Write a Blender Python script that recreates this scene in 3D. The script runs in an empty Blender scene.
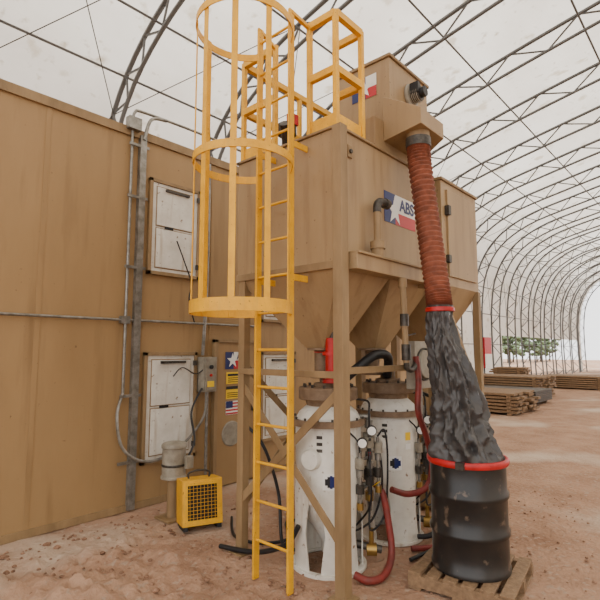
import bpy, math, random, bmesh
from mathutils import Vector, Matrix, noise
random.seed(3)
S=bpy.context.scene
def lin(r,g,b):
    def c(u):
        u/=255.
        return u/12.92 if u<=.04045 else ((u+.055)/1.055)**2.4
    return (c(r),c(g),c(b),1)
# ---------------------------------------------------------------- materials
def mat(name,col,rough=.6,metal=0,col2=None,scale=3,stretch=(1,1,1),amt=.5,bump=0,bscale=40,fine=None,trans=0,spec=.4,patch=None,drip=None):
    m=bpy.data.materials.new(name); m.use_nodes=True
    n=m.node_tree.nodes; l=m.node_tree.links
    b=n['Principled BSDF']; b.inputs['Roughness'].default_value=rough; b.inputs['Metallic'].default_value=metal
    b.inputs['Specular IOR Level'].default_value=spec
    b.inputs['Base Color'].default_value=col
    tc=n.new('ShaderNodeTexCoord')
    cur=None
    def blob(cur,sc,c,th,wd=.08,st=None):
        t2=n.new('ShaderNodeTexNoise'); t2.inputs['Scale'].default_value=sc; t2.inputs['Detail'].default_value=6
        if st:
            mp=n.new('ShaderNodeMapping'); mp.inputs['Scale'].default_value=st
            l.new(tc.outputs['Object'],mp.inputs[0]); l.new(mp.outputs[0],t2.inputs[0])
        else: l.new(tc.outputs['Object'],t2.inputs[0])
        r2=n.new('ShaderNodeValToRGB'); r2.color_ramp.elements[0].position=th; r2.color_ramp.elements[1].position=th+wd
        r2.color_ramp.elements[0].color=(0,0,0,1); r2.color_ramp.elements[1].color=(1,1,1,1)
        l.new(t2.outputs[0],r2.inputs[0])
        mx=n.new('ShaderNodeMixRGB'); l.new(r2.outputs[0],mx.inputs[0]); l.new(cur,mx.inputs[1]); mx.inputs[2].default_value=c
        return mx.outputs[0]
    if col2:
        mp=n.new('ShaderNodeMapping'); mp.inputs['Scale'].default_value=stretch
        l.new(tc.outputs['Object'],mp.inputs[0])
        t=n.new('ShaderNodeTexNoise'); t.inputs['Scale'].default_value=scale; t.inputs['Detail'].default_value=8; t.inputs['Roughness'].default_value=.62
        l.new(mp.outputs[0],t.inputs[0])
        r=n.new('ShaderNodeValToRGB'); r.color_ramp.elements[0].position=.5-amt*.3; r.color_ramp.elements[1].position=.5+amt*.3
        r.color_ramp.elements[0].color=col2; r.color_ramp.elements[1].color=col
        l.new(t.outputs[0],r.inputs[0]); cur=r.outputs[0]
        if fine: cur=blob(cur,*fine)
        if patch: cur=blob(cur,*patch,wd=.15)
        if drip: cur=blob(cur,*drip,wd=.25,st=(1,1,.12))
        l.new(cur,b.inputs['Base Color'])
    if bump:
        t3=n.new('ShaderNodeTexNoise'); t3.inputs['Scale'].default_value=bscale; t3.inputs['Detail'].default_value=8
        l.new(tc.outputs['Object'],t3.inputs[0])
        bp=n.new('ShaderNodeBump'); bp.inputs['Strength'].default_value=bump; bp.inputs['Distance'].default_value=.03
        l.new(t3.outputs[0],bp.inputs['Height']); l.new(bp.outputs[0],b.inputs['Normal'])
    if trans:
        tr=n.new('ShaderNodeBsdfTranslucent'); 
        if cur: l.new(cur,tr.inputs[0])
        else: tr.inputs[0].default_value=col
        ms=n.new('ShaderNodeMixShader'); ms.inputs[0].default_value=trans
        l.new(b.outputs[0],ms.inputs[1]); l.new(tr.outputs[0],ms.inputs[2]); l.new(ms.outputs[0],n['Material Output'].inputs[0])
    return m
TAN=mat('tan_paint',lin(164,138,102),.5,col2=lin(140,115,82),scale=1.6,stretch=(2,2,.5),amt=.9,fine=(30,lin(104,82,58),.68),drip=(9,lin(130,104,74),.52))
TANW=mat('tan_wall_paint',lin(160,130,90),.55,col2=lin(140,112,75),scale=1.1,stretch=(1.5,1.5,.4),amt=.9,fine=(25,lin(112,87,58),.70),drip=(7,lin(130,103,69),.54))
TAND=mat('tan_frame_paint',lin(156,130,94),.6,col2=lin(112,90,62),scale=5,stretch=(1,1,.3),amt=.9)
YEL=mat('yellow_paint',lin(236,176,20),.45,col2=lin(204,148,22),scale=8,amt=.8,fine=(60,lin(130,94,40),.65),drip=(20,lin(196,152,60),.55))
WHT=mat('white_paint',lin(224,222,214),.5,col2=lin(190,184,172),scale=4,amt=.8,fine=(18,lin(130,110,90),.64),drip=(14,lin(168,150,126),.56))
GAL=mat('galvanised_steel',lin(150,148,142),.4,.6,col2=lin(112,108,100),scale=12)
STEEL=mat('dark_steel',lin(85,80,74),.45,.5,col2=lin(50,46,42),scale=15)
TRUSS=mat('truss_steel',lin(96,96,96),.5,.2)
RUBR=mat('red_duct_rubber',lin(142,80,58),.65,col2=lin(104,58,42),scale=14)
REDH=mat('red_hose_rubber',lin(130,48,42),.5,col2=lin(96,42,36),scale=10)
BLK=mat('black_rubber',lin(28,28,30),.5)
BLKP=mat('black_drum_paint',lin(22,23,25),.3,col2=lin(42,38,35),scale=6,amt=.8,fine=(11,lin(92,78,66),.60))
RED=mat('red_paint',lin(190,28,32),.4,col2=lin(150,24,26),scale=8)
PLAS=mat('grey_plastic_sheet',lin(78,75,74),.38,col2=lin(46,44,44),scale=5,stretch=(1,1,.3),amt=1,trans=.12,spec=.5,bump=.3,bscale=9)
WOOD=mat('pallet_wood',lin(150,122,92),.8,col2=lin(98,76,56),scale=9,stretch=(3,3,3),amt=1,bump=.3)
BRASS=mat('brass',lin(160,130,72),.35,.8)
BLUE=mat('navy_vinyl',lin(28,40,96),.4)
WV=mat('white_vinyl',lin(225,225,220),.4)
RV=mat('red_vinyl',lin(180,30,40),.4)
YV=mat('yellow_vinyl',lin(235,195,30),.4)
GREYB=mat('grey_box_paint',lin(150,144,130),.5,col2=lin(118,110,96),scale=8)
RUST=mat('rusty_flange',lin(138,116,92),.65,col2=lin(96,76,58),scale=14,amt=.9)
DIRT=mat('packed_dirt',lin(178,146,122),.95,col2=lin(134,102,82),scale=1.8,amt=.9,fine=(22,lin(160,138,120),.57),patch=(.55,lin(184,166,148),.53),bump=1.0,bscale=18,spec=.1)
CLOD=mat('dirt_clod',lin(160,126,104),.95,col2=lin(108,82,66),scale=20,spec=.1)
FAB=mat('tent_fabric',lin(222,217,208),.8,col2=lin(198,190,178),scale=.5,stretch=(.6,1,1),amt=.8,fine=(2.0,lin(184,173,156),.60),trans=.6,spec=.1,patch=(5,lin(166,152,132),.63))
LEAF=mat('foliage',lin(112,128,96),.9,col2=lin(70,86,60),scale=2)
BARK=mat('bark',lin(90,74,60),.9,col2=lin(60,48,38),scale=5)
# ---------------------------------------------------------------- mesh builder
class MB:
    def __init__(s,name): s.name=name; s.v=[]; s.f=[]; s.mi=[]; s.sm=[]; s.mats=[]; s.M=Matrix.Identity(4)
    def add(s,vs,fs,m,smooth=False):
        if m not in s.mats: s.mats.append(m)
        k=s.mats.index(m); o=len(s.v)
        s.v+= [s.M@Vector(v) for v in vs]
        for f in fs: s.f.append([o+i for i in f]); s.mi.append(k); s.sm.append(smooth)
    def box(s,a,b,m):
        x0,y0,z0=a; x1,y1,z1=b
        x0,x1=sorted((x0,x1)); y0,y1=sorted((y0,y1)); z0,z1=sorted((z0,z1))
        vs=[(x0,y0,z0),(x1,y0,z0),(x1,y1,z0),(x0,y1,z0),(x0,y0,z1),(x1,y0,z1),(x1,y1,z1),(x0,y1,z1)]
        s.add(vs,[(0,3,2,1),(4,5,6,7),(0,1,5,4),(1,2,6,5),(2,3,7,6),(3,0,4,7)],m)
    def beam(s,p0,p1,w,h,m,up=(0,0,1)):
        p0=Vector(p0);p1=Vector(p1);d=(p1-p0).normalized();u=Vector(up)
        if abs(d.dot(u))>.98:u=Vector((1,0,0))
        a=d.cross(u).normalized(); b=a.cross(d).normalized()
        vs=[]
        for p in (p0,p1):
            for i,j in((-1,-1),(1,-1),(1,1),(-1,1)): vs.append(p+a*i*w/2+b*j*h/2)
        s.add(vs,[(0,1,2,3),(7,6,5,4),(0,4,5,1),(1,5,6,2),(2,6,7,3),(3,7,4,0)],m)
    def sweep(s,pts,rs,m,n=12,closed=False,caps=True,smooth=True):
        pts=[Vector(p) for p in pts]; N=len(pts)
        if not hasattr(rs,'__len__'): rs=[rs]*N
        T=[]
        for i in range(N):
            if closed: t=pts[(i+1)%N]-pts[i-1]
            else: t=pts[min(i+1,N-1)]-pts[max(i-1,0)]
            T.append(t.normalized())
        u=Vector((0,0,1)) if abs(T[0].z)<.9 else Vector((1,0,0))
        a=T[0].cross(u).normalized(); vs=[]
        for i in range(N):
            a=(a-T[i]*a.dot(T[i])).normalized(); b=T[i].cross(a)
            for k in range(n):
                th=2*math.pi*k/n
                vs.append(pts[i]+(a*math.cos(th)+b*math.sin(th))*rs[i])
        fs=[]
        for i in range(N if closed else N-1):
            j=(i+1)%N
            for k in range(n): fs.append((i*n+k,i*n+(k+1)%n,j*n+(k+1)%n,j*n+k))
        if caps and not closed: fs+= [tuple(range(n))[::-1], tuple((N-1)*n+k for k in range(n))]
        s.add(vs,fs,m,smooth)
    def cyl(s,p0,p1,r,m,r1=None,n=20): 
        s.sweep([p0,p1],[r,r if r1 is None else r1],m,n)
        for k in (-1,-2): s.sm[k]=False
    def lathe(s,o,prof,m,n=32,ax=(0,0,1),smooth=True):
        o=Vector(o); z=Vector(ax).normalized(); u=Vector((1,0,0)) if abs(z.x)<.9 else Vector((0,1,0))
        a=z.cross(u).normalized(); b=z.cross(a); vs=[]
        for r,h in prof:
            for k in range(n):
                th=2*math.pi*k/n; vs.append(o+z*h+(a*math.cos(th)+b*math.sin(th))*max(r,1e-4))
        fs=[]
        for i in range(len(prof)-1):
            for k in range(n): fs.append((i*n+k,i*n+(k+1)%n,(i+1)*n+(k+1)%n,(i+1)*n+k))
        s.add(vs,fs,m,smooth)
    def done(s,bevel=0,parent=None):
        V=s.v; c=Vector(((min(v.x for v in V)+max(v.x for v in V))/2,(min(v.y for v in V)+max(v.y for v in V))/2,min(v.z for v in V)))
        me=bpy.data.meshes.new(s.name); me.from_pydata([v-c for v in V],[],s.f); me.update()
        for m in s.mats: me.materials.append(m)
        me.polygons.foreach_set('material_index',s.mi); me.polygons.foreach_set('use_smooth',s.sm)
        bm=bmesh.new(); bm.from_mesh(me); bmesh.ops.recalc_face_normals(bm,faces=bm.faces)
        for e in bm.edges:
            if len(e.link_faces)==2 and e.calc_face_angle(0)>.7: e.smooth=False
        bm.to_mesh(me); bm.free()
        o=bpy.data.objects.new(s.name,me); o.location=c; S.collection.objects.link(o)
        if bevel:
            b=o.modifiers.new('bevel','BEVEL'); b.width=bevel; b.segments=2; b.limit_method='ANGLE'; b.angle_limit=.9
        if parent:
            o.parent=parent; o.matrix_parent_inverse=Matrix.Translation(-parent.location)
        return o
def empty(name,loc):
    o=bpy.data.objects.new(name,None); o.location=loc; S.collection.objects.link(o); return o
def smooth(pts,k=8,closed=False):
    P=[Vector(p) for p in pts]; N=len(P); out=[]
    for i in range(N if closed else N-1):
        g=(lambda j:P[j%N]) if closed else (lambda j:P[max(0,min(N-1,j))])
        a,b,c,d=g(i-1),g(i),g(i+1),g(i+2)
        for q in range(k):
            t=q/k
            out.append(.5*((2*b)+(c-a)*t+(2*a-5*b+4*c-d)*t*t+(3*b-a-3*c+d)*t**3))
    if not closed: out.append(P[-1])
    return out
def text(body,loc,size,m,parent,rot,extr=.001,off=0):
    cu=bpy.data.curves.new('lettering','FONT'); cu.body=body; cu.size=size; cu.extrude=extr; cu.offset=off; cu.materials.append(m)
    o=bpy.data.objects.new('lettering',cu); o.location=loc; o.rotation_euler=rot; S.collection.objects.link(o)
    if parent: o.parent=parent; o.matrix_parent_inverse=Matrix.Translation(-parent.location)
    return o
def star(b,c,ax,ay,r,m):
    c=Vector(c);ax=Vector(ax);ay=Vector(ay); vs=[c]
    for k in range(10):
        th=math.pi/2+k*math.pi/5; rr=r if k%2==0 else r*.4
        vs.append(c+ax*math.cos(th)*rr+ay*math.sin(th)*rr)
    b.add(vs,[(0,1+k,1+(k+1)%10) for k in range(10)],m)
# ---------------------------------------------------------------- ground
xs=[-30,-20,-14,-10,-7,-5,-3,-2,-1]+[i*.04 for i in range(0,158)]+[6.5,7,8,9,10,12,14,17,20,24,28,34,42,55,75,100]
ys=[-60,-40,-25,-16,-10,-6,-4,-2.5,-1.5,-.8,-.4]+[i*.04 for i in range(0,135)]+[5.6,6,7,8,9,10,12,15,20,30,45,60]
vs=[];fs=[]
for i,x in enumerate(xs):
    for j,y in enumerate(ys):
        d=0
        if 0<=x<=6.3 and 0<=y<=5.4:
            w=max(0,min(1,(2.75-x)/.4))*max(0,min(1,(4.7-y)/.5))*max(0,min(1,(y-.1)/.5))
            d=.010*noise.noise(Vector((x*3,y*3,0)))+.007*noise.noise(Vector((x*11,y*11,0)))
            d+=w*(.07*noise.noise(Vector((x*2.2,y*2.2,3)))+.07*abs(noise.noise(Vector((x*5,y*5,7))))+.05*noise.noise(Vector((x*11,y*11,1))))
        vs.append((x,y,d-.004))
ny=len(ys)
for i in range(len(xs)-1):
    for j in range(ny-1): fs.append((i*ny+j,(i+1)*ny+j,(i+1)*ny+j+1,i*ny+j+1))
b=MB('floor'); b.add(vs,fs,DIRT,True)
for k in range(1000):
    x=random.uniform(1.1,2.75); y=random.uniform(1.9,4.75); r=random.uniform(.005,.02)*random.uniform(.6,1.5)
    if random.random()<.35: x=random.uniform(2.6,6.5); y=random.uniform(.4,2.0); r*=.6
    if random.random()<.2: x=random.uniform(2.6,4.5); y=random.uniform(2.1,4.7); r*=.7
    pr=[(0,-r*.5),(r,-r*.2),(r*.9,r*.3),(r*.4,r*.6),(0,r*.65)]
    b.lathe((x,y,.008),[(p[0]*random.uniform(.8,1.2),p[1]) for p in pr],CLOD,6)
b.done()
# ---------------------------------------------------------------- tent
half=[(9.3,0),(9.35,2),(9.3,4),(9.0,5.6),(8.2,6.9),(6.8,7.8),(4.8,8.35),(2,8.95),(-1,9.5),(-3.5,9.8)]
prof=half+[(-7-y,z) for y,z in half[-2::-1]]
P=[(p.x,p.y) for p in smooth([(y,z,0) for y,z in prof],4)]
inn=[]
for i,p in enumerate(P):
    a=P[max(0,i-1)];c=P[min(len(P)-1,i+1)]; d=Vector((c[0]-a[0],c[1]-a[1])).normalized(); n=Vector((-d.y,d.x))
    q=Vector(p)+n*.42
    if (q-Vector((-3.5,3))).length>(Vector(p)-Vector((-3.5,3))).length: q=Vector(p)-n*.42
    inn.append(q)
X0,X1=-7.3,45.2
b=MB('ceiling'); vs=[];fs=[]; NX=46
for a in range(NX+1):
    x=X0+(X1-X0)*a/NX
    for i,p in enumerate(P):
        q=Vector(p)+(Vector(p)-inn[i]).normalized()*.06; vs.append((x,q.x,q.y))
n=len(P)
for a in range(NX):
    x=X0+(X1-X0)*(a+.5)/NX
    for i in range(n-1):
        if 27<x<44 and i<5: continue      # side curtain rolled up
        fs.append((a*n+i,a*n+i+1,(a+1)*n+i+1,(a+1)*n+i))
b.add(vs,fs,FAB,True); b.done()
tx=[4.2+2.35*k for k in range(-4,18)]
me=None
for k,x in enumerate(tx):
    if me is None:
        b=MB('roof_truss')
        b.sweep([(x,p[0],p[1]) for p in P],.045,TRUSS,6); b.sweep([(x,p[0],p[1]) for p in inn],.04,TRUSS,6)
        for i in range(len(P)-1):
            A=(x,P[i][0],P[i][1]); B=(x,inn[i][0],inn[i][1]); C=(x,inn[i+1][0],inn[i+1][1]); D=(x,P[i+1][0],P[i+1][1])
            b.sweep([A,C] if i%2==0 else [B,D],.022,TRUSS,5,caps=False)
        o=b.done(); me=o.data; base=o.location.copy()
    else:
        o=bpy.data.objects.new('roof_truss',me); o.location=base+Vector((x-tx[0],0,0)); S.collection.objects.link(o)
b=MB('roof_purlins')
for i in range(4,len(P)-4,3):
    q=inn[i]*.5+Vector(P[i])*.5
    b.sweep([(tx[0],q.x,q.y),(tx[-1],q.x,q.y)],.022,TRUSS,6)
for k in range(0,len(tx)-1):
    for (i,j) in ((6,14),(14,22),(14,6),(22,14)):
        b.sweep([(tx[k],P[i][0],P[i][1]-.03),(tx[k+1],P[j][0],P[j][1]-.03)],.009,STEEL,5)
b.done()
b=MB('tree_line')
for k in range(34):
    x=32+k*1.6+random.uniform(-1,1); y=19+random.uniform(-1.5,2.5)+k*.12; h=random.uniform(3.5,6.5)
    b.cyl((x,y,0),(x,y,h*.7),.1,BARK,n=6)
    for q in range(34):
        z=h*random.uniform(.25,1.0); rr=(1.25-.9*abs(z/h-.55))*h*.22; r=random.uniform(.22,.5)
        th=random.uniform(0,6.28); ox=rr*math.cos(th)*random.random()**.5; oy=rr*math.sin(th)*random.random()**.5
        b.lathe((x+ox,y+oy,z),[(0,-r*.8),(r*random.uniform(.6,1),-r*.4),(r,r*.1),(r*.5,r*.6),(0,r*.8)],LEAF,6,smooth=False)
b.done()
# ---------------------------------------------------------------- blast room
YW=4.93
b=MB('wall_left')
b.box((-3,YW,0),(9,YW+.12,4.2),TANW)
b.box((-3,YW+3.6,0),(9,YW+3.7,4.2),TANW); b.box((8.9,YW+.12,0),(9,YW+3.6,4.2),TANW); b.box((-3,YW+.12,4.12),(8.9,YW+3.6,4.2),TANW)
b.done(.004)
b=MB('trim_1')
b.box((-3,YW-.03,4.12),(9.03,YW-.001,4.22),TAND)
for x in (-1.9,-.7,.5,1.7,3.75,6.1,7.3): b.box((x,YW-.006,.07),(x+.05,YW-.001,4.12),TANW)
b.box((-3,YW-.025,0),(9,YW-.001,.07),TAND)
b.done(.002)
def panel(x0,x1,z0,z1):
    b=MB('filter_access_panel'); y=YW-.002
    for a,c in (((x0,z0),(x1,z0+.04)),((x0,z1-.04),(x1,z1)),((x0,z0),(x0+.04,z1)),((x1-.04,z0),(x1,z1))):
        b.box((a[0],y-.05,a[1]),(c[0],y,c[1]),TAND)
    b.box((x0+.04,y-.03,z0+.04),(x1-.04,y,z1-.04),WHT)
    zm=(z0+z1)/2
    for za,zb in ((z0+.09,zm-.02),(zm+.02,z1-.09)):
        b.box((x0+.1,y-.045,za),(x1-.1,y-.03,zb),WHT)
        b.box((x0+.09,y-.036,za-.012),(x1-.09,y-.029,zb+.012),TAND)
    b.box((x0+.2,y-.075,z1-.13),(x1-.18,y-.045,z1-.10),STEEL)
    for zz in (z0+.12,z1-.16): b.box((x1-.06,y-.07,zz),(x1-.02,y-.04,zz+.06),STEEL)
    b.box((x0+.2,y-.05,zm-.015),(x0+.32,y-.045,zm+.015),BLK)
    b.done(.004)
panel(2.84,3.55,2.57,3.70); panel(2.84,3.55,.45,1.68); panel(4.62,5.33,.45,1.68); panel(4.62,5.33,2.1,3.3)
b=MB('electrical_conduit')
y=YW-.04
b.beam((2.73,y,0.02),(2.73,y,4.15),.075,.06,GAL,up=(0,1,0))
b.sweep([(2.60,y,1.2),(2.60,y,4.3)],.016,GAL,10)
b.sweep(smooth([(2.60,y,4.28),(2.62,y,4.40),(2.75,y,4.44),(3.6,y,4.46),(4.4,y,4.44)],6),.016,GAL,10)
b.sweep(smooth([(2.73,y-.03,4.1),(2.80,y-.05,4.36),(3.0,y-.05,4.42)],6),.02,GAL,10)
b.box((2.53,y-.06,4.18),(2.68,y+.03,4.32),GAL)
b.sweep([(-2,y,2.03),(4.6,y,2.03)],.014,GAL,8)
b.box((2.54,y-.03,1.99),(2.64,y+.03,2.07),GAL)
for z in (.5,1.2,2.6,3.4,4.0): b.box((2.56,y-.03,z),(2.80,y-.01,z+.03),GAL)
b.sweep(smooth([(2.60,y,1.25),(2.52,y-.05,1.0),(2.60,y-.07,.66),(2.9,y-.09,.5),(3.3,y-.09,.62),(3.62,y-.06,.9),(3.66,y-.05,1.2)],8),.016,GAL,8)
b.sweep(smooth([(3.2,y-.03,3.0),(3.32,y-.06,2.7),(3.40,y-.06,2.5),(3.38,y-.05,2.3),(3.5,y,2.04)],8),.008,BLK,6)
b.sweep(smooth([(3.64,y+.01,1.64),(3.66,y,2.2),(3.68,y,3.0),(3.68,y,4.1)],6),.02,GAL,8)
b.sweep(smooth([(3.2,y-.03,1.4),(3.3,y-.06,1.5),(3.5,y-.05,1.42),(3.60,y-.12,1.5)],8),.007,BLK,6)
b.done()
b=MB('electrical_box')
b.box((3.57,YW-.16,1.2),(3.76,YW-.012,1.62),GREYB); b.box((3.585,YW-.175,1.22),(3.745,YW-.16,1.6),GREYB)
b.cyl((3.66,YW-.175,1.5),(3.66,YW-.2,1.5),.025,BLK); b.cyl((3.66,YW-.175,1.4),(3.66,YW-.19,1.4),.018,RED)
b.box((3.61,YW-.18,1.26),(3.71,YW-.174,1.33),YV); b.cyl((3.68,YW-.08,1.2),(3.68,YW-.08,.1),.018,GAL)
b.done(.004)
b=MB('access_door')
b.box((3.82,YW-.05,.02),(4.56,YW-.008,1.80),TANW)
for a,c in (((3.80,0.02),(3.85,1.84)),((4.53,.02),(4.58,1.84)),((3.80,1.80),(4.58,1.84))): b.box((a[0],YW-.075,a[1]),(c[0],YW-.008,c[1]),TAND)
b.box((4.44,YW-.09,.9),(4.50,YW-.05,1.0),STEEL)
b.lathe((4.10,YW-.052,.64),[(0,.01),(.15,.01),(.16,0)],GREYB,24,ax=(0,-1,0))
door=b.done(.003)
yy=YW-.053
b=MB('logo_sticker')
b.box((3.98,yy-.003,1.46),(4.12,yy,1.68),BLUE); b.box((4.12,yy-.003,1.57),(4.38,yy,1.68),WV); b.box((4.12,yy-.003,1.46),(4.38,yy,1.57),RV)
star(b,(4.10,yy-.005,1.57),(1,0,0),(0,0,1),.10,WV)
so=b.done(); text('ABS',(4.17,yy-.005,1.585),.1,BLUE,so,(math.pi/2,0,0),off=.003)
b=MB('warning_sign')
b.box((4.0,yy-.003,1.27),(4.24,yy,1.42),YV); b.box((4.02,yy-.005,1.37),(4.22,yy-.002,1.40),BLK)
for z in (1.29,1.315,1.34): b.box((4.03,yy-.005,z),(4.20,yy-.002,z+.01),BLK)
b.box((4.0,yy-.003,1.08),(4.22,yy,1.24),YV)
b.box((4.0,yy-.005,1.20),(4.22,yy-.002,1.24),BLK)
for z in (1.1,1.125,1.15): b.box((4.02,yy-.005,z),(4.20,yy-.002,z+.01),BLK)
b.box((4.0,yy-.003,.88),(4.25,yy,1.05),WV)
for k in range(4): b.box((4.0,yy-.005,.885+k*.042),(4.25,yy-.002,.905+k*.042),RV)
b.box((4.0,yy-.007,.965),(4.11,yy-.004,1.05),BLUE)
b.done()
# ---------------------------------------------------------------- media hopper
TX0,TX1,TY0,TY1,TZ0,TZ1=2.80,4.30,2.14,3.28,2.34,3.40
H=empty('abrasive_media_hopper',(3.55,2.7,0))
b=MB('tank')
b.box((TX0,TY0,TZ0),(TX1,TY1,TZ1),TAN)
for x0,x1 in((TX0,3.55),(3.55,TX1)):
    cx=(x0+x1)/2; top=[(x0,TY0,TZ0),(x1,TY0,TZ0),(x1,TY1,TZ0),(x0,TY1,TZ0)]
    bot=[(cx-.1,2.5,1.72),(cx+.1,2.5,1.72),(cx+.1,2.7,1.72),(cx-.1,2.7,1.72)]
    b.add(top+bot,[(0,1,5,4),(1,2,6,5),(2,3,7,6),(3,0,4,7),(4,5,6,7)],TAN)
    b.lathe((cx,2.6,1.72),[(.13,0),(.13,-.02),(.07,-.02),(.07,-.22),(.11,-.22),(.11,-.25),(.0,-.25)],RUST,20)
for a,c in (((TX0-.02,TY0-.02,TZ1),(TX1+.02,TY0+.03,TZ1+.02)),((TX0-.02,TY1-.03,TZ1),(TX1+.02,TY1+.02,TZ1+.02)),((TX0-.02,TY0,TZ1),(TX0+.03,TY1,TZ1+.02))): b.box(a,c,TAND)
b.box((TX0-.012,TY0-.012,TZ0-.03),(TX1+.01,TY0+.03,TZ0+.03),TAND); b.box((TX0-.012,TY0,TZ0-.03),(TX0+.02,TY1,TZ0+.03),TAND)
for x,z in ((2.95,3.25),(4.15,3.25)):
    b.box((x-.03,TY0-.015,z-.05),(x+.03,TY0,z+.05),TAND); b.cyl((x,TY0-.03,z),(x,TY0-.01,z),.018,STEEL,n=12)
b.box((2.86,TY0-.13,2.30),(4.02,TY0-.012,2.42),TAN); b.box((2.86,TY0-.15,2.415),(4.04,TY0-.0,2.435),TAND)
b.box((3.98,TY0-.16,2.27),(4.05,TY0-.012,2.44),TAND)
b.done(.004,parent=H)
b=MB('logo_panel')
y=TY0-.001; x0,x1,z0,z1=3.45,3.98,2.80,3.07
b.box((x0,y-.003,z0),(x0+.18,y,z1),BLUE); b.box((x0+.18,y-.003,z0+.11),(x1,y,z1),WV); b.box((x0+.18,y-.003,z0),(x1,y,z0+.11),RV)
star(b,(x0+.17,y-.005,z0+.12),(1,0,0),(0,0,1),.14,WV)
b.done(parent=H); text('ABS',(x0+.25,y-.006,z0+.14),.15,BLUE,H,(math.pi/2,0,0),off=.004)
b=MB('dust_filter_cabinet')
b.box((4.55,TY0,2.36),(5.45,TY1,3.46),TAN); b.box((4.53,TY0-.02,3.46),(5.47,TY1+.02,3.49),TAND)
b.box((4.66,TY0-.02,2.46),(5.36,TY0,3.38),TAN)
b.box((4.62,TY0-.05,3.1),(4.68,TY0,3.2),STEEL); b.box((4.62,TY0-.04,2.6),(4.68,TY0,2.68),STEEL)
b.add([(4.55,TY0,2.36),(5.45,TY0,2.36),(5.45,TY1,2.36),(4.55,TY1,2.36),(4.9,2.5,1.7),(5.1,2.5,1.7),(5.1,2.7,1.7),(4.9,2.7,1.7)],[(0,1,5,4),(1,2,6,5),(2,3,7,6),(3,0,4,7),(4,5,6,7)],TAN)
b.cyl((5,2.6,1.7),(5,2.6,1.35),.09,TAND)
b.cyl((5,2.6,1.35),(5,2.6,.05),.2,TAND)
b.done(.004,parent=H)
b=MB('support_frame')
def post(x,y,top,w=.085):
    b.beam((x,y,.012),(x,y,top),w,w,TAND); b.box((x-.08,y-.08,0),(x+.08,y+.08,.015),TAND)
post(2.79,2.11,3.40,.085); post(2.84,3.22,2.34,.075); post(4.28,2.15,2.34,.07); post(4.28,3.22,2.34); post(4.62,2.15,2.36,.07); post(5.40,2.15,2.36,.07); post(5.40,3.22,2.36); post(4.62,3.22,2.36)
b.beam((2.78,2.11,1.42),(2.82,3.24,.42),.012,.065,TAND); b.beam((2.80,2.11,.32),(2.83,3.24,1.42),.012,.065,TAND)
b.beam((2.80,2.13,1.55),(4.28,2.17,1.55),.05,.05,TAND); b.beam((2.82,2.11,1.52),(2.82,3.24,1.52),.05,.05,TAND)
b.beam((4.3,3.24,.35),(2.84,3.24,1.6),.012,.06,TAND); b.beam((2.84,3.24,.35),(4.3,3.24,1.6),.012,.06,TAND)
b.beam((4.62,2.15,2.2),(5.40,2.15,1.2),.012,.05,TAND)
b.done(.003,parent=H)
b=MB('safety_sign'); b.box((5.46,2.10,1.5),(5.66,2.12,1.85),RV); b.box((5.46,2.095,1.5),(5.66,2.1,1.66),WV); b.beam((5.44,2.17,1.7),(5.5,2.11,1.7),.03,.03,TAND); b.done(parent=H)
# ---------------------------------------------------------------- ladder with cage
b=MB('caged_ladder')
LX=2.60; ya,yb=2.435,2.79
for y in(ya,yb): b.beam((LX,y,0),(LX,y,4.4),.02,.055,YEL,up=(1,0,0))
z=.28
while z<4.3: b.cyl((LX,ya,z),(LX,yb,z),.011,YEL,n=10); z+=.285
cx,cy,r=2.27,2.61,.36
def hoop(zc,h,t=.008):
    pts=[]; N=40
    for k in range(N+1):
        th=(.56)+(2*math.pi-1.12)*k/N
        pts.append((cx+r*math.cos(th),cy+r*math.sin(th)))
    pts=[(LX,yb)]+pts+[(LX,ya)]
    vs=[];fs=[]
    for (x,y) in pts:
        d=Vector((x-cx,y-cy)).normalized()
        for dr,dz in ((0,-h/2),(t,-h/2),(t,h/2),(0,h/2)): vs.append((x+d.x*dr,y+d.y*dr,zc+dz))
    for i in range(len(pts)-1):
        for k in range(4): fs.append((i*4+k,i*4+(k+1)%4,(i+1)*4+(k+1)%4,(i+1)*4+k))
    b.add(vs,fs,YEL)
hoop(2.0,.09); hoop(3.08,.06); hoop(4.14,.06)
for k in range(7):
    th=math.radians(62+ (296-62)*k/6.)
    x,y=cx+(r-.006)*math.cos(th),cy+(r-.006)*math.sin(th)
    d=Vector((math.cos(th),math.sin(th),0))
    b.beam((x,y,1.96),(x,y,4.17),.045,.008,YEL,up=d)
for z in(2.25,3.30):
    for y in(ya,yb): b.beam((LX,y,z),(TX0-.01,y,z),.012,.05,YEL)
b.done(.002)
# ---------------------------------------------------------------- guardrail on top
b=MB('guardrail')
def rail(p0,p1,zs=(.48,.95),w=.04,toe=True,ends=(1,1)):
    z0=TZ1+.021; x0,y0=p0;x1,y1=p1
    if ends[0]: b.beam((x0,y0,z0),(x0,y0,z0+.97),w,w,YEL)
    if ends[1]: b.beam((x1,y1,z0),(x1,y1,z0+.97),w,w,YEL)
    for z in zs: b.beam((x0,y0,z0+z),(x1,y1,z0+z),.045,.06,YEL)
    if toe: b.beam((x0,y0,z0+.06),(x1,y1,z0+.06),.012,.12,YEL)
e=.03
rail((TX0+e,TY0+e),(3.18,TY0+e)); rail((TX0+e,TY0+e),(TX0+e,2.44),ends=(0,1))
rail((3.18,TY0+e),(3.18,2.44),ends=(0,1),toe=False)
rail((TX0+e,2.84),(TX0+e,TY1-e)); rail((TX0+e,TY1-e),(3.6,TY1-e),ends=(0,1)); rail((3.6,TY1-e),(4.26,TY1-e),ends=(0,1))
b.beam((LX,ya,4.38),(TX0+e,2.44,4.36),.03,.03,YEL); b.beam((LX,yb,4.38),(TX0+e,2.84,4.36),.03,.03,YEL)
b.done(.003)
b=MB('fill_valve')
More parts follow.
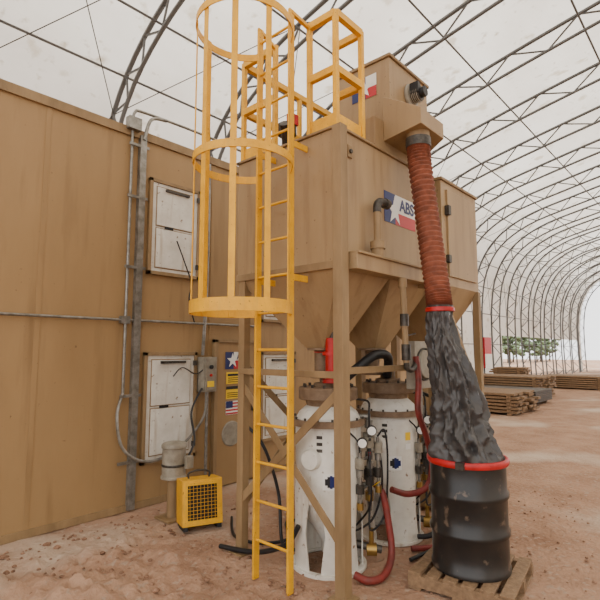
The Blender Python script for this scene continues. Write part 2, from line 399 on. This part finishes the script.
b.lathe((3.15,3.0,TZ1+.001),[(.12,0),(.12,.03),(.05,.04),(.05,.3),(.09,.32),(.09,.42),(0,.45)],STEEL,16); b.box((3.1,2.9,TZ1+.4),(3.2,2.96,TZ1+.5),RED)
b.cyl((3.15,3.0,TZ1+.2),(3.0,2.9,TZ1+.35),.04,STEEL); b.done()
# ---------------------------------------------------------------- dust collector on top
b=MB('dust_collector')
b.box((3.68,2.20,TZ1+.022),(4.42,2.80,4.42),TAN); b.box((3.66,2.18,4.42),(4.44,2.82,4.45),TAND)
b.box((3.42,2.20,TZ1+.022),(3.68,2.80,3.75),TAN)
c=[(3.56,2.20,3.56),(4.22,2.20,3.56),(4.22,2.20,3.98),(3.56,2.20,3.98),(3.50,1.80,3.58),(3.92,1.80,3.58),(3.92,1.80,3.72),(3.50,1.80,3.72)]
b.add(c,[(0,1,2,3),(4,7,6,5),(0,4,5,1),(1,5,6,2),(2,6,7,3),(3,7,4,0)],TAN)
b.cyl((3.67,1.92,3.62),(3.67,1.92,3.46),.10,TAND)
b.cyl((4.06,2.20,4.18),(4.06,2.08,4.18),.075,STEEL); b.cyl((4.06,2.09,4.18),(4.06,2.03,4.18),.05,BLK); b.box((3.98,2.07,4.16),(4.03,2.16,4.27),BLK)
b.lathe((4.06,2.195,4.18),[(.12,0),(.12,.02),(.09,.03)],GREYB,20,ax=(0,-1,0))
for k in range(5): b.lathe((4.06,2.17-.018*k,4.18),[(.075,0),(.085,.004),(.075,.008)],GREYB,20,ax=(0,-1,0))
b.done(.004)
b=MB('logo_sticker')
x=3.678
b.box((x-.003,2.34,4.10),(x,2.46,4.32),WV); b.box((x-.003,2.46,4.10),(x,2.62,4.32),BLUE); b.box((x-.004,2.34,4.10),(x-.001,2.46,4.20),RV)
star(b,(x-.006,2.48,4.20),(0,-1,0),(0,0,1),.10,WV); b.done()
# ---------------------------------------------------------------- duct hose
pth=smooth([(3.67,1.92,3.50),(3.67,1.91,3.3),(3.66,1.86,2.9),(3.61,1.79,2.5),(3.55,1.72,2.15),(3.53,1.70,2.02)],44); rs=[.094+.009*math.sin(i*2*math.pi/5.) for i in range(len(pth))]
b=MB('flexible_duct_hose'); b.sweep(pth,rs,RUBR,28); b.cyl(pth[0]+Vector((0,0,.03)),pth[0]+Vector((0,0,-.05)),.108,STEEL,n=28); b.done()
# ---------------------------------------------------------------- plastic sleeve + drum
BX,BY,BZ,BH,BR=3.62,1.56,.125,.80,.280
b=MB('plastic_chute_sleeve'); vs=[];fs=[]; NZ=110;NT=140
for i in range(NZ+1):
    t=i/NZ; z=2.05-(2.05-(BZ+BH-.035))*t
    u=max(0,t-.08)/.92
    R=.106-.010*math.sin(min(1,t/.3)*math.pi)+(BR-.106+.002)*u**1.05
    if t>.95: R=min(R,BR-.004)
    X=3.53+(BX-3.53)*u; Y=1.70+(BY-1.70)*u
    for k in range(NT):
        th=2*math.pi*k/NT
        w=min(1,t/.08)*min(1,(1-t)/.07+.1)
        tw=th+.7*t+.25*noise.noise(Vector((math.cos(th)*1.5,math.sin(th)*1.5,t*3)))
        c1=Vector((math.cos(tw),math.sin(tw),0))
        fold=.013*math.sin(tw*6+1.5*math.sin(t*3))+.009*math.sin(tw*13+3*math.sin(t*5))+.04*noise.noise(c1*1.2+Vector((0,0,t*2.5)))
        fold+=.020*(.5-abs(noise.noise(c1*3.0+Vector((5,2,t*6))))*3)
        fold+=.012*(.5-abs(noise.noise(c1*5.5+Vector((1,7,t*14))))*3)
        r=R*.97+fold*w*(.6+.75*u)-.015*math.sin(t*math.pi)
        vs.append((X+r*math.cos(th),Y+r*math.sin(th),z))
for i in range(NZ):
    for k in range(NT): fs.append((i*NT+k,i*NT+(k+1)%NT,(i+1)*NT+(k+1)%NT,(i+1)*NT+k))
b.add(vs,fs,PLAS,True)
b.lathe((3.53,1.70,2.0),[(.105,0),(.113,.005),(.113,.03),(.105,.035)],RED,28)
b.done()
b=MB('steel_drum')
h=BH
pr=[(0,.02),(BR-.02,.02),(BR-.015,0),(BR,.0),(BR,.03),(BR-.008,.04)]
for zc in(.27,.53):
    pr+=[(BR-.008,h*zc/.8-.03),(BR+.006,h*zc/.8-.012),(BR+.006,h*zc/.8+.012),(BR-.008,h*zc/.8+.03)]
pr+=[(BR-.008,h-.06),(BR-.008,h-.05),(BR-.004,h-.04)]
b.lathe((BX,BY,BZ),pr,BLKP,48)
b.lathe((BX,BY,BZ+h-.035),[(BR-.008,-.024),(BR+.010,-.022),(BR+.016,-.008),(BR+.016,.012),(BR+.008,.022),(BR-.006,.024),(BR-.02,.01)],RED,48)
b.box((BX-.30,BY-.10,BZ+h-.06),(BX-.27,BY-.04,BZ+h-.01),STEEL)
b.done()
b=MB('wooden_pallet')
b.M=Matrix.Translation((3.64,1.56,0))@Matrix.Rotation(math.radians(8),4,'Z')
L=.36
for x in(-L+.03,0,L-.03): b.box((x-.03,-L,.02),(x+.03,L,.10),WOOD)
for k in range(6):
    y=-L+.05+k*(2*L-.1)/5; b.box((-L,y-.045,.10),(L,y+.045,.118+.003*(k%2)),WOOD)
for y in(-L+.05,0,L-.05): b.box((-L,y-.045,.0),(L,y+.045,.02),WOOD)
b.done(.003)
# ---------------------------------------------------------------- blast pots
def pot(x,y):
    b=MB('blast_pot'); r=.27
    b.lathe((x,y,0),[(r-.02,.50),(r,.52),(r,1.14),(r-.03,1.2),(r-.1,1.26),(.1,1.28)],WHT,40)
    b.lathe((x,y,0),[(r-.01,.55),(.2,.40),(.06,.18),(.06,.10)],WHT,32)
    b.lathe((x,y,0),[(r+.002,1.10),(r+.035,1.10),(r+.035,1.15),(r+.002,1.15)],RUST,40)
    b.lathe((x,y,0),[(.0,1.40),(.235,1.40),(.245,1.39),(.245,1.31),(.235,1.30),(.19,1.30),(.17,1.22)],RUST,36)
    b.lathe((x,y,0),[(.12,1.40),(.12,1.43),(.07,1.44),(.07,1.5)],RUST,20)
    for q in range(12):
        th=q*math.pi/6; b.cyl((x+.2*math.cos(th),y+.2*math.sin(th),1.40),(x+.2*math.cos(th),y+.2*math.sin(th),1.425),.013,STEEL,n=6)
    for q in range(16):
        th=q*math.pi/8; b.cyl((x+(r+.02)*math.cos(th),y+(r+.02)*math.sin(th),1.15),(x+(r+.02)*math.cos(th),y+(r+.02)*math.sin(th),1.17),.01,STEEL,n=6)
    for a0 in (150,240,330,60):
        vs=[];fs=[];N=8
        for j in range(N+1):
            u=j/N
            for (z,half) in ((.0,34),(.05,34),(.3,27),(.62,36)):
                th=math.radians(a0+(-half+2*half*u)); vs.append((x+(r+.004)*math.cos(th),y+(r+.004)*math.sin(th),z))
                vs.append((x+(r-.008)*math.cos(th),y+(r-.008)*math.sin(th),z))
        for j in range(N):
            for q in range(3):
                A=j*8+q*2; B=A+8
                fs+=[(A,B,B+2,A+2),(A+1,A+3,B+3,B+1)]
        for j in (0,N):
            for q in range(3): A=j*8+q*2; fs.append((A,A+2,A+3,A+1))
        b.add(vs,fs,WHT,True)
    b.lathe((x,y,0),[(r-.02,0),(r+.03,0),(r+.03,.025),(r-.02,.025)],WHT,40)
    def sticker(th,z,w,h,m,off=.003):
        vs=[];N=6
        for j in range(N+1):
            t=math.radians(th-w/2+w*j/N)
            for zz in (z-h/2,z+h/2): vs.append((x+(r+off)*math.cos(t),y+(r+off)*math.sin(t),zz))
        b.add(vs,[(2*j,2*j+2,2*j+3,2*j+1) for j in range(N)],m,True)
    sticker(222,.70,26,.12,WV)
    for q,(hh) in enumerate((.03,.05,.06,.05,.03)): sticker(231-q*4,.70,4.2,hh*1.6,BLUE if q<3 else BLK,.005)
    for q in range(3): sticker(204,1.03-.05*q,10,.025,STEEL)
    sticker(250,.93,12,.07,YV); sticker(250,.84,12,.05,WV)
    d=Vector((math.cos(math.radians(190)),math.sin(math.radians(190)),0))
    b.lathe(Vector((x,y,.86))+d*(r-.01),[(0,.05),(.07,.05),(.08,.03),(.08,.0)],WHT,20,ax=d)
    R=Vector((.60,-.80,0)); Q=Vector((-.8,-.6,0)); o=Vector((x,y,0))+R*(r+.06)
    Z=lambda z:Vector((0,0,z))
    b.cyl(o+Z(.42),o+Z(1.18),.018,GAL,n=12)
    for k,off,zlo,zhi in ((0,Q*.09,.5,1.05),(1,Q*.16-R*.08,.45,.9),(2,R*.07+Q*.03,.55,1.0)):
        b.cyl(o+off+Z(zlo),o+off+Z(zhi),.013,(STEEL,GAL,GAL)[k],n=12)
        for z,rr,hh,m in((zlo+.02,.026,.05,BRASS),(zlo+.14,.034,.07,STEEL),(zlo+.27,.025,.05,GAL),(zhi-.12,.036,.08,GREYB)):
            b.cyl(o+off+Z(z),o+off+Z(z+hh),rr,m,n=14)
        b.cyl(o+off+Z(zlo+.17),o+Z(zlo+.17),.012,GAL,n=8); b.cyl(o+off+Z(zhi-.06),o+Z(zhi-.06),.012,GAL,n=8)
    for z,rr,hh,m in((.5,.035,.07,BRASS),(.66,.044,.1,STEEL),(.82,.03,.06,GAL),(.93,.048,.1,GREYB),(1.07,.034,.06,GAL)):
        b.cyl(o+Z(z),o+Z(z+hh),rr,m,n=14)
    b.beam(o+Z(.80)+Q*.03,o+Z(.9)+Q*.13,.02,.006,RED); b.beam(o+Z(.6)+Q*.03,o+R*.08+Q*.06+Z(.66),.02,.006,YV); b.beam(o+Q*.1+Z(.98),o+Q*.2+Z(1.02),.02,.006,BLK)
    b.cyl(o+Z(.62),o-R*.1+Z(.62),.02,GAL,n=10); b.cyl(o+Z(1.16),o-R*.12+Z(1.16),.022,GAL,n=10)
    for g,zz in ((Q*.07+R*.02,1.06),(Q*.17-R*.06,.98)):
        b.lathe(o+g+Z(zz),[(0,.03),(.04,.03),(.042,0),(0,0)],BLK,16,ax=Q); b.lathe(o+g+Z(zz),[(0,.034),(.034,.034)],WV,16,ax=Q)
        b.cyl(o+g+Z(zz),o+Z(zz-.03),.008,BRASS,n=8)
    b.cyl((x,y,.2),Vector((x,y,.12))+R*.42,.03,STEEL,n=12)
    b.cyl(Vector((x,y,.12))+R*.30,Vector((x,y,.12))+R*.38,.05,BRASS,n=12)
    b.cyl(Vector((x,y,.12))+R*.34,Vector((x,y,.28))+R*.34,.02,BRASS,n=10)
    for pts,rr in (([o+Z(.95),o+R*.08+Z(.9),o+R*.1+Z(.6),o+R*.02+Z(.35),Vector((x,y,.25))+R*.2],.009),
                ([o+Q*.1+Z(.95),o+Q*.15+Z(.8),o+Q*.12+Z(.5),Vector((x,y,.3))+R*.22],.008),
                ([o+Q*.09+Z(1.05),o+Q*.1+Z(1.2),o+Z(1.28),o-R*.1+Z(1.3)],.009),
                ([o+R*.07+Z(1.0),o+R*.13+Z(1.05),o+R*.15+Z(.8),o+R*.12+Z(.4),o+Q*.1+Z(.3),o+Q*.05+Z(.5)],.008),
                ([o+Q*.16-R*.08+Z(.9),o+Q*.2-R*.1+Z(1.0),o-R*.2+Q*.2+Z(1.1),o-R*.3+Q*.1+Z(1.18)],.007)):
        b.sweep(smooth(pts,8),rr,BLK,8)
    b.done(.002)
pot(3.17,2.54); pot(4.04,2.50)
b=MB('pinch_valve')
b.lathe((3.17,2.6,1.47),[(.07,.03),(.09,.03),(.09,.05),(.05,.06),(.065,.12),(.05,.2),(.08,.22)],RED,20)
b.cyl((3.10,2.44,1.44),(3.10,2.44,1.80),.055,RED); b.lathe((3.10,2.44,1.44),[(.08,0),(.08,.03)],RED,16); b.lathe((3.10,2.44,1.66),[(.08,0),(.08,.03)],RED,16)
b.cyl((3.10,2.44,1.80),(3.10,2.44,1.86),.02,STEEL)
b.done(parent=H)
b=MB('black_hose')
b.sweep(smooth([(3.30,2.5,1.44),(3.42,2.4,1.56),(3.6,2.35,1.66),(3.85,2.38,1.64),(3.95,2.45,1.46)],10),.042,BLK,14)
b.sweep(smooth([(4.3,2.22,.95),(4.42,2.05,.9),(4.5,1.95,.55),(4.4,1.95,.2),(4.1,2.1,.08),(4.0,2.2,.06)],10),.022,BLK,12)
b.sweep(smooth([(4.3,2.3,1.3),(4.45,2.0,1.1),(4.6,1.9,.6),(4.75,1.85,.1),(4.5,1.8,.03),(4.0,1.98,.03),(3.6,2.05,.03)],10),.016,BLK,12)
b.done()
b=MB('air_line')
b.sweep(smooth([(2.85,3.3,1.1),(2.95,3.1,.9),(3.05,3.0,.5),(3.0,2.9,.12),(3.1,2.85,.04)],10),.014,BLK,10)
b.sweep(smooth([(2.75,3.4,.03),(2.8,3.1,.05),(2.82,2.9,.10),(2.85,2.7,.2),(2.87,2.6,.35)],10),.02,BLK,10)
b.sweep(smooth([(3.3,3.9,.02),(3.0,3.5,.02),(3.05,3.2,.02),(3.3,3.1,.02),(3.6,3.4,.02),(3.9,3.1,.02)],10),.014,BLK,10)
b.done()
b=MB('red_hose')
b.sweep(smooth([(3.68,2.0,1.65),(3.68,1.98,1.45),(3.66,1.98,1.2),(3.76,1.97,1.0),(3.86,1.97,.75),(3.85,2.02,.55),(3.72,2.12,.5),(3.55,2.18,.56)],10),.026,REDH,12)
b.sweep(smooth([(3.42,2.26,.62),(3.44,2.2,.55),(3.44,2.15,.35),(3.4,2.1,.12),(3.22,2.06,.03),(3.08,2.1,.03),(3.05,2.2,.05)],10),.028,REDH,12)
b.sweep(smooth([(4.3,2.2,.6),(4.4,2.1,.5),(4.45,2.0,.2),(4.3,1.95,.03),(4.0,2.0,.03),(3.8,2.15,.03)],10),.024,REDH,12)
b.done()
b=MB('air_supply_pipe')
b.cyl((3.20,2.05,2.437),(3.20,2.05,2.50),.05,TAND); b.cyl((3.20,2.05,2.5),(3.20,2.05,2.56),.06,TAND); b.cyl((3.20,2.05,2.5),(3.20,2.05,2.82),.03,TAND)
b.sweep(smooth([(3.20,2.05,2.80),(3.205,2.05,2.86),(3.24,2.05,2.895),(3.30,2.05,2.90),(3.33,2.05,2.9)],5),.034,STEEL,14); b.cyl((3.31,2.05,2.9),(3.36,2.05,2.9),.042,STEEL)
b.cyl((3.52,2.02,2.28),(3.52,2.0,1.6),.026,TAND); b.cyl((3.52,2.01,2.0),(3.52,2.01,1.9),.036,STEEL); b.cyl((3.52,2.0,1.75),(3.52,2.0,1.62),.038,STEEL); b.cyl((3.52,2.02,2.30),(3.52,2.02,2.22),.036,TAND)
b.beam((3.52,2.0,1.82),(3.64,1.98,1.84),.02,.01,STEEL)
b.sweep(smooth([(3.52,2.0,1.62),(3.53,2.0,1.56),(3.60,2.0,1.54),(3.67,2.0,1.58),(3.68,2.0,1.64)],5),.024,STEEL,10)
b.done(parent=H)
b=MB('control_box')
b.box((3.72,2.03,1.37),(4.06,2.12,1.78),GREYB); b.lathe((3.88,2.03,1.58),[(0,.03),(.12,.03),(.13,0)],GREYB,28,ax=(0,-1,0)); b.lathe((3.88,2.03,1.58),[(.13,0),(.135,.015),(.145,.015),(.145,0)],STEEL,28,ax=(0,-1,0)); b.box((4.02,2.01,1.5),(4.05,2.03,1.7),STEEL)
b.box((3.86,2.06,1.15),(3.90,2.1,1.37),GAL)
b.done(.008,parent=H)
# ---------------------------------------------------------------- portable heater & motor
b=MB('portable_blower')
b.M=Matrix.Translation((2.96,3.98,0.01))@Matrix.Rotation(math.radians(-24),4,'Z')@Matrix.Rotation(math.radians(-8),4,'X')
w,d,h=.19,.16,.44
b.box((-w,-d,.03),(w,d,.03+.02),YEL); b.box((-w,-d,h-.02),(w,d,h),YEL); b.box((-w,-d,.05),(-w+.02,d,h-.02),YEL); b.box((w-.02,-d,.05),(w,d,h-.02),YEL); b.box((-w+.02,d-.02,.05),(w-.02,d,h-.02),YEL)
b.box((-w+.02,-d+.04,.05),(w-.02,-d+.06,h-.02),BLK)
for a,c in(((-w+.02,.05),(-w+.05,h-.02)),((w-.05,.05),(w-.02,h-.02)),((-w+.05,.05),(w-.05,.08)),((-w+.05,h-.05),(w-.05,h-.02))): b.box((a[0],-d-.004,a[1]),(c[0],-d+.01,c[1]),YEL)
for k in range(8): 
    x=-w+.07+k*(2*w-.14)/7; b.beam((x,-d+.005,.08),(x,-d+.005,h-.05),.004,.004,YEL)
for k in range(9):
    z=.1+k*(h-.18)/8; b.beam((-w+.05,-d+.008,z),(w-.05,-d+.008,z),.004,.004,YEL)
for x in(-w+.03,w-.03): b.box((x-.02,-d,-.01),(x+.02,d,.03),BLK)
b.sweep(smooth([(-.1,0,h),(-.1,0,h+.05),(0,0,h+.07),(.1,0,h+.05),(.1,0,h)],5),.01,STEEL,8)
b.done(.004)
b=MB('electric_motor')
mx,my=2.92,4.38
b.box((mx-.13,my-.13,0),(mx+.13,my+.13,.02),TAND); b.cyl((mx,my,.02),(mx,my,.42),.06,TAND)
b.lathe((mx,my,.40),[(0,0),(.13,0),(.13,.02),(.12,.03),(.12,.30),(.13,.305),(.13,.33),(.115,.35),(.05,.365),(0,.365)],GREYB,28)
b.lathe((mx,my,.40),[(.122,.12),(.125,.125),(.125,.14),(.122,.145)],STEEL,28)
b.box((mx+.05,my-.16,.50),(mx+.13,my-.08,.62),GREYB)
b.sweep(smooth([(mx+.1,my-.1,.6),(mx+.25,my,.75),(3.35,4.7,1.0),(3.55,4.78,1.25)],8),.012,BLK,8)
b.cyl((mx+.04,my,.25),(mx+.3,my+.1,.25),.03,TAND)
b.done(.002)
# ---------------------------------------------------------------- far clutter
def stack(x,y,nx,h,L,m=WOOD):
    b=MB('lumber_stack')
    for k in range(h):
        for q in range(nx): b.box((x+q*.3,y+random.uniform(-.1,.1),.06+k*.09),(x+q*.3+.26,y+L+random.uniform(-.2,.2),.12+k*.09),m)
        for u in(.15,L-.25): b.box((x-.05,y+u,.0+k*.09),(x+nx*.3,y+u+.1,.06+k*.09),m)
    b.done()
stack(13.2,4.3,6,6,1.8); stack(18.5,5.2,6,8,2.4); stack(22.5,7.0,4,10,1.4); stack(24,4.2,6,6,2.4)
b=MB('steel_plate_stack')
for k in range(6): b.box((15.8+random.uniform(-.1,.1),4.6,.1+k*.06),(17.6,7.0+random.uniform(-.2,.2),.15+k*.06),STEEL)
for x in(16,17.3): b.box((x,4.7,0),(x+.1,6.7,.1),WOOD)
b.done()
# ---------------------------------------------------------------- light
w=bpy.data.worlds.new('World'); S.world=w; w.use_nodes=True
nt=w.node_tree; bg=nt.nodes['Background']; bg.inputs[0].default_value=(1,.99,.98,1); bg.inputs[1].default_value=2.7
sun=bpy.data.lights.new('sun','SUN'); sun.energy=8; sun.angle=.1; sun.color=(1,.98,.94)
so=bpy.data.objects.new('sun',sun); so.rotation_euler=Vector((.5,.7,-1.6)).to_track_quat('-Z','Y').to_euler(); S.collection.objects.link(so)
# ---------------------------------------------------------------- camera
cam=bpy.data.cameras.new('camera'); cam.lens=28.8; cam.sensor_width=36; cam.clip_end=300
co=bpy.data.objects.new('camera',cam); S.collection.objects.link(co); S.camera=co
p=math.radians(6); a=math.radians(42)
f=Vector((math.cos(a)*math.cos(p),math.sin(a)*math.cos(p),math.sin(p)))
co.location=(0,0,1.7); co.rotation_euler=f.to_track_quat('-Z','Y').to_euler()
